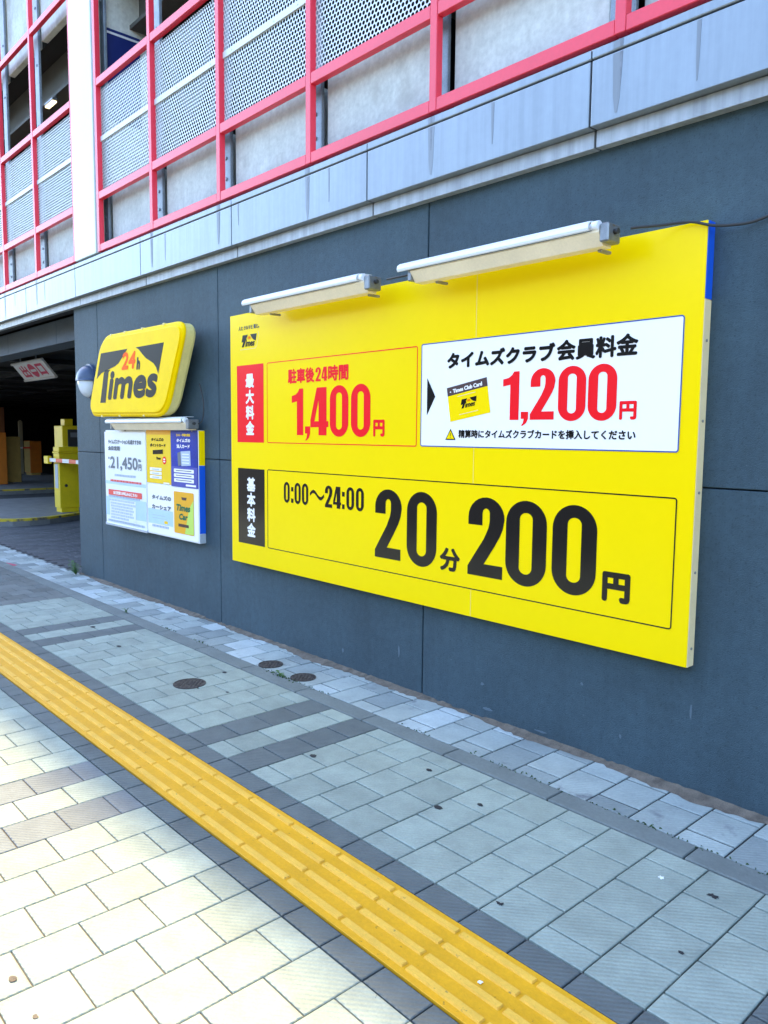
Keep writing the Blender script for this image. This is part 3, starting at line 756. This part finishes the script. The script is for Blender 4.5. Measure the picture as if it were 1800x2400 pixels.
# white members' panel
i = ink(.001); i.poly([rrect(-3.138, -1.590, 1.487, 2.061, .014)]); wp = i.build('member_panel', 'sign_white', fp)
i = ink(.0018); i.frame(-3.138, -1.590, 1.487, 2.061, .006, .014); i.build('border_line', 'navy_ink', wp)
i = ink(.0022); i.poly([[(-3.088, 1.662), (-3.024, 1.766), (-3.088, 1.870)]])
i.text('タイムズクラブ', -2.938, -2.232, 1.912, 2.000, .005); i.text('会員料金', -2.224, -1.797, 1.908, 2.007, .0042)
i.text('精算時にタイムズクラブカードを挿入してください', -2.846, -1.793, 1.538, 1.583, .0016)
i.build('lettering', 'sign_black', wp)
i = ink(.0022); number(i, [('1', -2.545, -2.442, 1.632, 1.874), (',', -2.428, -2.383, 1.602, 1.672), ('2', -2.372, -2.226, 1.632, 1.881), ('0', -2.208, -2.055, 1.624, 1.882), ('0', -2.043, -1.894, 1.624, 1.882)])
i.text('円', -1.878, -1.793, 1.628, 1.711, .004); i.build('price_lettering', 'sign_red', wp)
i = ink(.0022); i.poly([[(-2.943, 1.527), (-2.866, 1.527), (-2.9045, 1.588)]]); wt = i.build('warning_triangle', 'sign_black', wp)
i = ink(.0030); i.poly([[(-2.933, 1.533), (-2.876, 1.533), (-2.9045, 1.578)]]); i.build('triangle_fill', 'sign_yellow', wt)
i = ink(.0036); i.rect(-2.9065, -2.9025, 1.548, 1.566); i.rect(-2.9065, -2.9025, 1.539, 1.544); i.build('exclamation_mark', 'sign_black', wt)
# tilted member card picture
CA = Vector((-2.907, 1.625)); CU = Vector((-2.625+2.907, 1.672-1.625)); CV = Vector((-2.937+2.907, 1.808-1.625))
def cp(l0): return lambda u, v, lift=0: ((CA+CU*u+CV*v).x, PY-l0-lift, (CA+CU*u+CV*v).y)
k = Ink(cp(.0022)); k.rect(0, 1, 0, .75); cd = k.build('card_picture', 'sign_yellow', wp)
k = Ink(cp(.0024)); k.rect(0, 1, .75, 1); k.build('card_band', 'machine_brown', cd)
k = Ink(cp(.0032)); k.text('Times Club Card', .15, .88, .80, .92, .006); k.poly([[(.06, .86), (.10, .88), (.10, .83)]]); k.build('lettering', 'sign_white', cd)
k = Ink(cp(.0032)); k.rect(.25, .70, .665, .68); k.rect(.25, .72, .135, .15); k.build('fine_print', 'cream_trim', cd)
tlogo(.31, .72, .30, .56, cp(0), cd, lift=.0032)

# ------------------------------------------------------------------ fluorescent lamps
def lamp(x0, x1, yc, z, label, worn=False):
    """strip lamp: white batten tinted cream as by sign bounce, tube, bent white reflector, metal end caps; z is the underside, yc the wall side"""
    t = thing('strip_lamp', label, 'strip lamp', ((x0+x1)/2, yc, z), 'outdoor strip lamps above the signs')
    b = B(); b.prism([(yc, z-.004), (yc-.060, z-.004), (yc-.100, z+.050), (yc-.098, z+.058), (yc-.03, z+.07), (yc, z+.07)], 'x', x0+.08, x1-.045, bev=.002); b.build('batten', 'lamp_bounce_tint', t)
    prof = [(yc-.118, z+.060), (yc-.122, z+.070), (yc-.118, z+.088), (yc-.100, z+.101), (yc-.06, z+.107), (yc, z+.107)]
    inn = [(a+.004 if a < yc-.05 else a, c-.003) for a, c in prof]
    b = B(); b.prism(prof+inn[::-1], 'x', x0, x1-.085, smooth=False); b.build('reflector', 'lamp_white', t)
    b = B(); b.cyl((x0+.11, yc-.090, z+.077), (x1-.05, yc-.090, z+.077), .014, 14); b.build('tube', 'lamp_tube', t)
    b = B(); b.cyl((x1-.078, yc-.092, z+.077), (x1-.046, yc-.092, z+.077), .021, 16); b.build('tube_holder', 'lamp_tube', t)
    b = B(); b.box(x1-.044, x1, yc-.098, yc-.0, z+.006, z+.084, .006); b.build('end_cap', 'lamp_metal', t)
    b = B(); b.box(x0+.055, x0+.08, yc-.095, yc-.0, z+.005, z+.09, .004); b.build('end_cap', 'lamp_metal', t)
    for x in (x0+.19, x1-.10):
        b = B(); b.box(x, x+.022, yc-.02, yc+.06, z-.014, z-.001, .003); b.build('mounting_clip', 'rivet', t)
    b = B(); b.cyl((x1, yc-.05, z+.05), (x1+.02, yc-.05, z+.05), .012, 8); b.build('cable_gland', 'cable', t)
    return t
lamp(-4.67, -3.37, 3.03, 2.365, 'white strip lamp above the left half of the yellow price sign')
lamp(-3.115, -1.845, 3.03, 2.365, 'white strip lamp above the right half of the yellow price sign')
b = B(); b.tube([(-3.27, 2.98, 2.415), (-3.2, 2.99, 2.418), (-3.1, 3.0, 2.42), (-3.0, 3.03, 2.425)], .006); tag(b.build('power_cable', 'cable'), 'short black cable linking the two strip lamps over the price sign', 'cable')
P = [(-1.77, 2.98, 2.415), (-1.74, 3.0, 2.418), (-1.68, 3.06, 2.425), (-1.62, 3.10, 2.431), (-1.56, 3.11, 2.424), (-1.49, 3.12, 2.400), (-1.42, 3.14, 2.392), (-1.34, 3.17, 2.398), (-1.2, 3.18, 2.43), (-.9, 3.18, 2.46), (0, 3.18, 2.5), (2, 3.18, 2.5)]
def smooth(P, n=5):
    out = []
    for i in range(len(P)-1):
        p0, p1, p2, p3 = (Vector(P[max(0, min(len(P)-1, i+q))]) for q in (-1, 0, 1, 2))
        for s in range(n):
            t = s/n; out.append(.5*((2*p1)+(p2-p0)*t+(2*p0-5*p1+4*p2-p3)*t*t+(3*p1-p0-3*p2+p3)*t**3))
    return out+[Vector(P[-1])]
b = B(); b.tube(smooth(P), .006); tag(b.build('power_cable', 'cable'), 'long dark cable sagging from right strip lamp along the wall', 'cable')

# ------------------------------------------------------------------ yellow light box
YL0, YL1 = D-.20, D-.08
lb = thing('light_box_sign', 'yellow slanted plastic light box with worn black lettering on the wall', 'sign', (-6.6, D, 1.705))
def slant(inset, r, n=6):
    cs = [Vector((-7.612+inset*1.1, 1.712+inset)), Vector((-5.990-inset*.6, 1.692+inset)), Vector((-5.615-inset*1.15, 2.428-inset)), Vector((-7.250+inset*.6, 2.440-inset))]
    out = []
    for i in range(4):
        p, c, q = cs[i-1], cs[i], cs[(i+1) % 4]
        a = c+(p-c).normalized()*r; e = c+(q-c).normalized()*r
        for k in range(n+1):
            t = k/n; out.append((1-t)**2*a+2*t*(1-t)*c+t*t*e)
    return out
def loft(rings):
    t = bmesh.new(); vr = [[t.verts.new((p.x, y, p.y)) for p in pts] for pts, y in rings]
    for A, Q in zip(vr, vr[1:]):
        for k in range(len(A)):
            m = (k+1) % len(A); f = t.faces.new((A[k], A[m], Q[m], Q[k])); f.smooth = False
    t.faces.new(vr[0]); t.faces.new(vr[-1]); return t
b = B(); b.merge(loft([(slant(.01, .17), YL1), (slant(0, .17), YL1-.02), (slant(.0, .17), YL0+.03)])); b.build('back_case', 'box_side', lb)
b = B(); b.merge(loft([(slant(-.008, .18), YL0+.028), (slant(-.008, .18), YL0+.014), (slant(.006, .175), YL0+.004), (slant(.022, .165), YL0+.003), (slant(.027, .16), YL0-.009), (slant(.034, .155), YL0-.0105)])); fc = b.build('face', 'box_yellow', lb)
for x, z in ((-7.05, 2.437), (-6.75, 2.437), (-6.4, 2.435), (-6.0, 2.434), (-7.3, 1.700), (-6.9, 1.699), (-6.4, 1.695)):
    b = B(); b.box(x-.012, x+.012, YL0, YL0+.03, z-.006, z+.012, .003); b.build('clip', 'box_side', lb)
b = B(); b.box(-7.1, -7.0, YL1+.001, D+.01, 1.85, 2.3); b.build('bracket', 'wall_gap', lb)
b = B(); b.box(-6.15, -6.05, YL1+.001, D+.01, 1.85, 2.3); b.build('bracket', 'wall_gap', lb)
LS = 1.0346
def lp(u, v, lift=0): return (u*LS, YL0-.0115-lift, 1.55+(v-1.55)*LS)
k = Ink(lp)
lw = [(-7.002, 2.262), (-6.440, 2.262), (-6.475, 2.240), (-6.55, 2.195), (-6.63, 2.15), (-6.70, 2.13), (-6.80, 2.115), (-6.90, 2.10), (-7.0, 2.085), (-7.06, 2.06), (-7.114, 2.035)]
rw = [(-6.28, 2.262), (-5.767, 2.262), (-5.875, 2.020), (-5.91, 2.075), (-5.955, 2.11), (-6.02, 2.135), (-6.09, 2.16), (-6.16, 2.20), (-6.22, 2.24)]
k.poly([lw]); k.poly([rw])
k.poly([[(-7.045, 1.818), (-6.925, 1.818), (-6.845, 2.085), (-6.80, 2.105), (-6.92, 2.105), (-6.95, 2.08)]])
k.text('imes', -6.875, -5.885, 1.838, 2.092, .0165, .24)
k.build('wordmark', 'box_black', fc)
k = Ink(lp); k.text('24', -6.57, -6.285, 2.088, 2.236, .0085, .2); k.build('hours_mark', 'orange_ink', fc)
k = Ink(lp); k.text('h', -6.275, -6.20, 2.074, 2.180, .009, .2); k.build('hours_letter', 'box_black', fc)

# ------------------------------------------------------------------ notice board with posters
BX0, BX1, BZ0, BZ1, BY = -7.552, -5.700, .640, 1.572, D-.06
nb = thing('notice_board', 'white poster board with price, yellow and blue posters below the slanted light box', 'notice board', (-6.63, D, BZ0))
b = B(); b.box(BX0, BX1, BY, D-.002, BZ0, BZ1, .003); bp = b.build('backing', 'paper_white', nb)
b = B(); b.box(BX1+.0005, BX1+.003, BY+.004, D-.002, 1.287, BZ1-.002); b.build('side_cover', 'sign_yellow', nb)
b = B(); b.box(BX1+.0005, BX1+.003, BY+.004, D-.002, .722, 1.284); b.build('side_cover', 'sign_blue', nb)
b = B(); b.box(BX1+.0005, BX1+.003, BY+.004, D-.002, BZ0+.002, .719); b.build('side_cover', 'board_steel', nb)
cv = lambda v: 1.55+(v-1.55)*1.0129
cu = lambda u: u*1.0129
def bo(l0): return lambda u, v, lift=0: (cu(u), BY-l0-lift, cv(v))
bi = lambda l0=.0012: Ink(bo(l0))
# price poster
b = B(); b.box(cu(-7.455), cu(-6.56), BY-.012, BY-.0005, cv(.655), cv(1.556), .002); pp = b.build('price_poster', 'paper_white', nb)
b = B(); b.box(cu(-7.462), cu(-6.553), BY-.018, BY-.0005, cv(.648), cv(.672), .002); b.build('holder_lip', 'board_steel', pp)
bi2 = lambda: Ink(bo(.0132))
i = bi2(); i.rect(-7.452, -6.562, 1.085, 1.055); i.rect(-7.452, -6.562, .75, .93); i.build('tint', 'paper_blue', pp)
i = Ink(bo(.0145)); i.rect(-7.36, -6.78, .71, .915); i.build('white_field', 'paper_white', pp)
i = Ink(bo(.0150)); i.text('タイムズステーション札幌すすきの', -7.364, -6.642, 1.440, 1.484, .0022); i.text('全日定期', -7.37, -7.10, 1.378, 1.422, .0035)
i.text('1', -7.365, -7.345, 1.295, 1.315, .001); i.text('ヶ月', -7.37, -7.335, 1.205, 1.235, .0012)
i.text('21,450', -7.322, -6.722, 1.190, 1.322, .0045); i.text('円', -6.705, -6.645, 1.205, 1.265, .0025); i.text('税込', -6.705, -6.65, 1.285, 1.310, .0012)
i.build('lettering', 'ink_grey', pp)
i = Ink(bo(.0148))
for v, a, c in ((1.135, -7.23, -6.77), (.930, -7.38, -6.68), (.892, -7.36, -6.82), (.862, -7.34, -6.80), (.835, -7.33, -6.86), (.808, -7.32, -6.84), (.780, -7.33, -6.87), (.752, -7.33, -6.85), (.724, -7.33, -6.95), (.690, -7.40, -6.62)):
    u = a
    while u < c:
        wd = random.uniform(.012, .03); i.rect(u, u+wd, v, v+.020); u += wd+.007
i.build('fine_print', 'ink_pale', pp)
i = Ink(bo(.0148)); u = -7.33
while u < -6.67:
    wd = random.uniform(.018, .034); i.rect(u, u+wd, 1.078+.002, 1.100); u += wd+.008
i.build('fine_print', 'ink_pink', pp)
i = Ink(bo(.0150)); i.rect(-7.384, -6.646, .948, 1.002); rb = i.build('banner', 'ink_pink', pp); M['ink_pink'].node_tree.nodes['RGB'].outputs[0].default_value = (.80, .10, .08, 1)
i = Ink(bo(.0156)); i.text('全日定期 お申込みはこちら!', -7.27, -6.74, .958, .992, .002); i.build('lettering', 'sign_white', rb)
# yellow poster
b = B(); b.box(cu(-6.552), cu(-6.092), BY-.006, BY-.0005, cv(1.110), cv(1.575), .001); yp = b.build('poster', 'paper_yellow', nb)
i = Ink(bo(.0072)); i.rect(-6.55, -6.094, 1.535, 1.573); i.build('poster_header', 'paper_gold', yp)
i = Ink(bo(.0078)); i.text('タイムズの', -6.45, -6.215, 1.477, 1.508, .002); i.text('ポイントカード', -6.475, -6.18, 1.428, 1.458, .002)
i.poly([[(-6.425, 1.398), (-6.232, 1.408), (-6.232, 1.370), (-6.425, 1.362)]]); i.text('Times', -6.36, -6.275, 1.318, 1.342, .002, .25); i.build('lettering', 'sign_black', yp)
i = Ink(bo(.0078)); i.poly([arc(-6.207, 1.314, .036, .034, 0, 345, 20)]); i.build('badge', 'sign_red', yp)
i = Ink(bo(.0084)); i.rect(-6.225, -6.190, 1.318, 1.330); i.rect(-6.225, -6.190, 1.298, 1.310)
for v in (1.22, 1.185, 1.15): i.rect(-6.485, -6.262, v, v+.026)
i.rect(-6.23, -6.12, 1.112, 1.124); i.build('white_field', 'sign_white', yp)
i = Ink(bo(.0090))
for v in (1.228, 1.193, 1.158): i.rect(-6.44, -6.31, v, v+.008)
i.build('fine_print', 'ink_pale', yp)
# blue poster
b = B(); b.box(cu(-6.088), cu(-5.630), BY-.006, BY-.0005, cv(1.100), cv(1.573), .001); np_ = b.build('poster', 'paper_navy', nb)
i = Ink(bo(.0070)); i.rect(-6.086, -5.632, 1.102, 1.27); i.build('lower_field', 'paper_violet', np_)
i = Ink(bo(.0078)); i.text('コスト・手間を削減', -5.985, -5.745, 1.522, 1.545, .0015); i.build('lettering', 'paper_yellow', np_)
i = Ink(bo(.0078)); i.text('タイムズの', -5.98, -5.745, 1.474, 1.505, .0025); i.text('法人カード', -5.98, -5.755, 1.424, 1.458, .0025)
for v in (1.222, 1.182, 1.142): i.rect(-6.035, -5.692, v, v+.030, 0, .008)
i.rect(-5.83, -5.66, 1.112, 1.128); i.build('lettering', 'sign_white', np_)
i = Ink(bo(.0078)); i.poly([[(-5.912, 1.398), (-5.748, 1.406), (-5.742, 1.285), (-5.90, 1.276)]]); cdp = i.build('card_picture', 'ink_pale', np_)
i = Ink(bo(.0084))
for q in range(4): i.rect(-5.89, -5.77, 1.30+q*.024, 1.308+q*.024)
i.build('card_lines', 'paper_white', cdp)
i = Ink(bo(.0074)); i.poly([[(-5.97, 1.385), (-5.915, 1.395), (-5.905, 1.285), (-5.96, 1.275)]]); i.build('card_shadow_picture', 'ink_grey', np_)
i = Ink(bo(.0088))
for v in (1.234, 1.194, 1.154): i.rect(-6.00, -5.73, v, v+.007)
i.build('fine_print', 'ink_grey', np_)
# car share poster
b = B(); b.box(cu(-6.552), cu(-5.630), BY-.005, BY-.0005, cv(.660), cv(1.094), .001); cs_ = b.build('poster', 'sign_white', nb)
i = Ink(bo(.0062)); i.rect(-6.54, -6.07, .75, .88); i.build('tint', 'paper_blue', cs_)
i = Ink(bo(.0068)); i.text('タイムズの', -6.462, -6.098, .967, 1.008, .0035); i.text('カーシェア', -6.462, -6.100, .880, .922, .0035); i.build('lettering', 'ink_grey', cs_)
i = Ink(bo(.0068)); i.rect(-6.46, -6.19, .800, .804); i.rect(-6.46, -6.21, .825, .829)
u = -6.46
while u < -6.16:
    wd = random.uniform(.012, .028); i.rect(u, u+wd, .722, .742); u += wd+.007
i.build('fine_print', 'ink_pale', cs_)
i = Ink(bo(.0070)); i.rect(-6.23, -6.165, .762, .788); i.build('tag_mark', 'paper_yellow', cs_)
i = Ink(bo(.0070)); i.rect(-6.047, -5.702, .707, 1.060, 0, .012); cc = i.build('card_picture', 'paper_gold', cs_)
i = Ink(bo(.0076)); i.poly([[(-5.86, .712), (-5.706, .712), (-5.706, 1.0), (-5.78, .93)]]); i.build('card_corner', 'paper_lime', cc)
i = Ink(bo(.0082)); i.text('Times', -6.0, -5.76, .898, .955, .004, .2); i.build('lettering', 'ink_green', cc); M['ink_green'].node_tree.nodes['RGB'].outputs[0].default_value = (.02, .14, .06, 1)
i = Ink(bo(.0082)); i.text('Car', -5.955, -5.805, .825, .878, .004, .15); i.build('lettering', 'ink_green', cc)
i = Ink(bo(.0082)); i.poly([[(-5.912, 1.016), (-5.82, 1.016), (-5.83, .993), (-5.90, .993)]]); i.rect(-5.97, -5.79, .765, .79); i.build('lettering', 'machine_brown', cc)
lamp(-7.29*1.0, -5.70, D-.05, 1.578, 'battered white strip lamp between the slanted light box and the poster board')
b = B(); b.tube(smooth([(-5.72, D-.06, 1.62), (-5.66, D-.04, 1.66), (-5.66, D-.03, 1.80), (-5.72, D-.03, 1.95)]), .005); tag(b.build('power_cable', 'cable'), 'thin dark cable curling up behind the slanted light box', 'cable')

# ------------------------------------------------------------------ round wall lamp
wl = thing('wall_lamp', 'dark blue oval wall lamp with half hooded white lens at the wall corner', 'wall lamp', (-8.05, D, 2.07))
def dome(cx, cz, rx, rz, y0, h, z_lo, z_hi, n=28, m=7):
    t = bmesh.new(); rings = []
    for j in range(m+1):
        a = j/m*math.pi/2
        rings.append([t.verts.new((cx+rx*math.cos(a)*math.cos(k*2*math.pi/n), y0-h*math.sin(a), cz+rz*math.cos(a)*math.sin(k*2*math.pi/n))) for k in range(n)] if j < m else None)
    top = t.verts.new((cx, y0-h, cz)); rings = rings[:-1]
    for A, Q in zip(rings, rings[1:]):
        for k in range(n): f = t.faces.new((A[k], A[(k+1) % n], Q[(k+1) % n], Q[k])); f.smooth = True
    for k in range(n): f = t.faces.new((rings[-1][k], rings[-1][(k+1) % n], top)); f.smooth = True
    geom = t.verts[:]+t.edges[:]+t.faces[:]
    if z_lo is not None: bmesh.ops.bisect_plane(t, geom=geom, plane_co=(0, 0, z_lo), plane_no=(0, 0, -1), clear_outer=True)
    elif z_hi is not None: bmesh.ops.bisect_plane(t, geom=geom, plane_co=(0, 0, z_hi), plane_no=(0, 0, 1), clear_outer=True)
    return t
b = B(); b.prism([(-8.02+.165*math.cos(k*math.pi/18), 2.075+.175*math.sin(k*math.pi/18)) for k in range(36)], 'y', D-.035, D+.01, bev=.006); b.build('back_plate', 'lamp_case', wl)
b = B(); b.merge(dome(-8.02, 2.075, .150, .160, D-.034, .115, 2.075, None)); b.build('hood', 'lamp_case', wl)
b = B(); b.merge(dome(-8.02, 2.075, .122, .168, D-.034, .100, None, 2.073)); b.build('lens', 'lens_white', wl)

# ------------------------------------------------------------------ weeds at the wall corner
def weed(x, y, label, n=26, h=.09):
    t = thing('weed', label, 'weed', (x, y, 0), 'weeds at the wall foot')
    bm = bmesh.new(); st = B()
    for _ in range(n):
        a = random.uniform(0, 6.28); r = random.uniform(.01, h*.9); z = random.uniform(.2, 1)*h
        p = Vector((x+math.cos(a)*r, y-abs(math.sin(a))*r*.6, z)); d = Vector((math.cos(a), math.sin(a), random.uniform(-.2, .6))).normalized()
        s = d.cross(Vector((0, 0, 1))).normalized()*random.uniform(.008, .015); ln = random.uniform(.02, .045)
        vs = [bm.verts.new(q) for q in (p, p+d*ln*.5+s, p+d*ln, p+d*ln*.5-s)]; bm.faces.new(vs)
        st.tube([(x, y, 0), tuple((Vector((x, y, 0))+p)/2+Vector((0, 0, .01))), tuple(p)], .0015, 4)
    me = bpy.data.meshes.new('leaves'); bm.to_mesh(me); bm.free(); link('leaves', me, 'leaf_green', t); st.build('stem', 'leaf_green', t)
weed(-8.42, 3.12, 'small green weed growing at the corner of the garage mouth', 46, .15)
weed(-4.02, 2.77, 'tiny green weed in the edging joint between the two plain covers', 10, .03)
weed(-6.35, 2.775, 'tiny green weed in the edging joint level with the poster board', 10, .04)

# ------------------------------------------------------------------ glow of a lamp on the upper deck
t = thing('ceiling_lamp', 'small lit warm lamp on the upper deck behind the red screen frame', 'ceiling lamp', (-9.6, 3.44, 5.36))
b = B(); b.box(-9.72, -9.46, 3.40, 3.46, 5.345, 5.375, .005); b.cyl((-9.6, 3.45, 5.375), (-9.6, 3.5, 5.46), .01, 8); b.build('housing', 'lamp_metal', t)
b = B(); b.box(-9.71, -9.47, 3.405, 3.455, 5.325, 5.344, .003); b.build('diffuser', 'glow_warm', t)
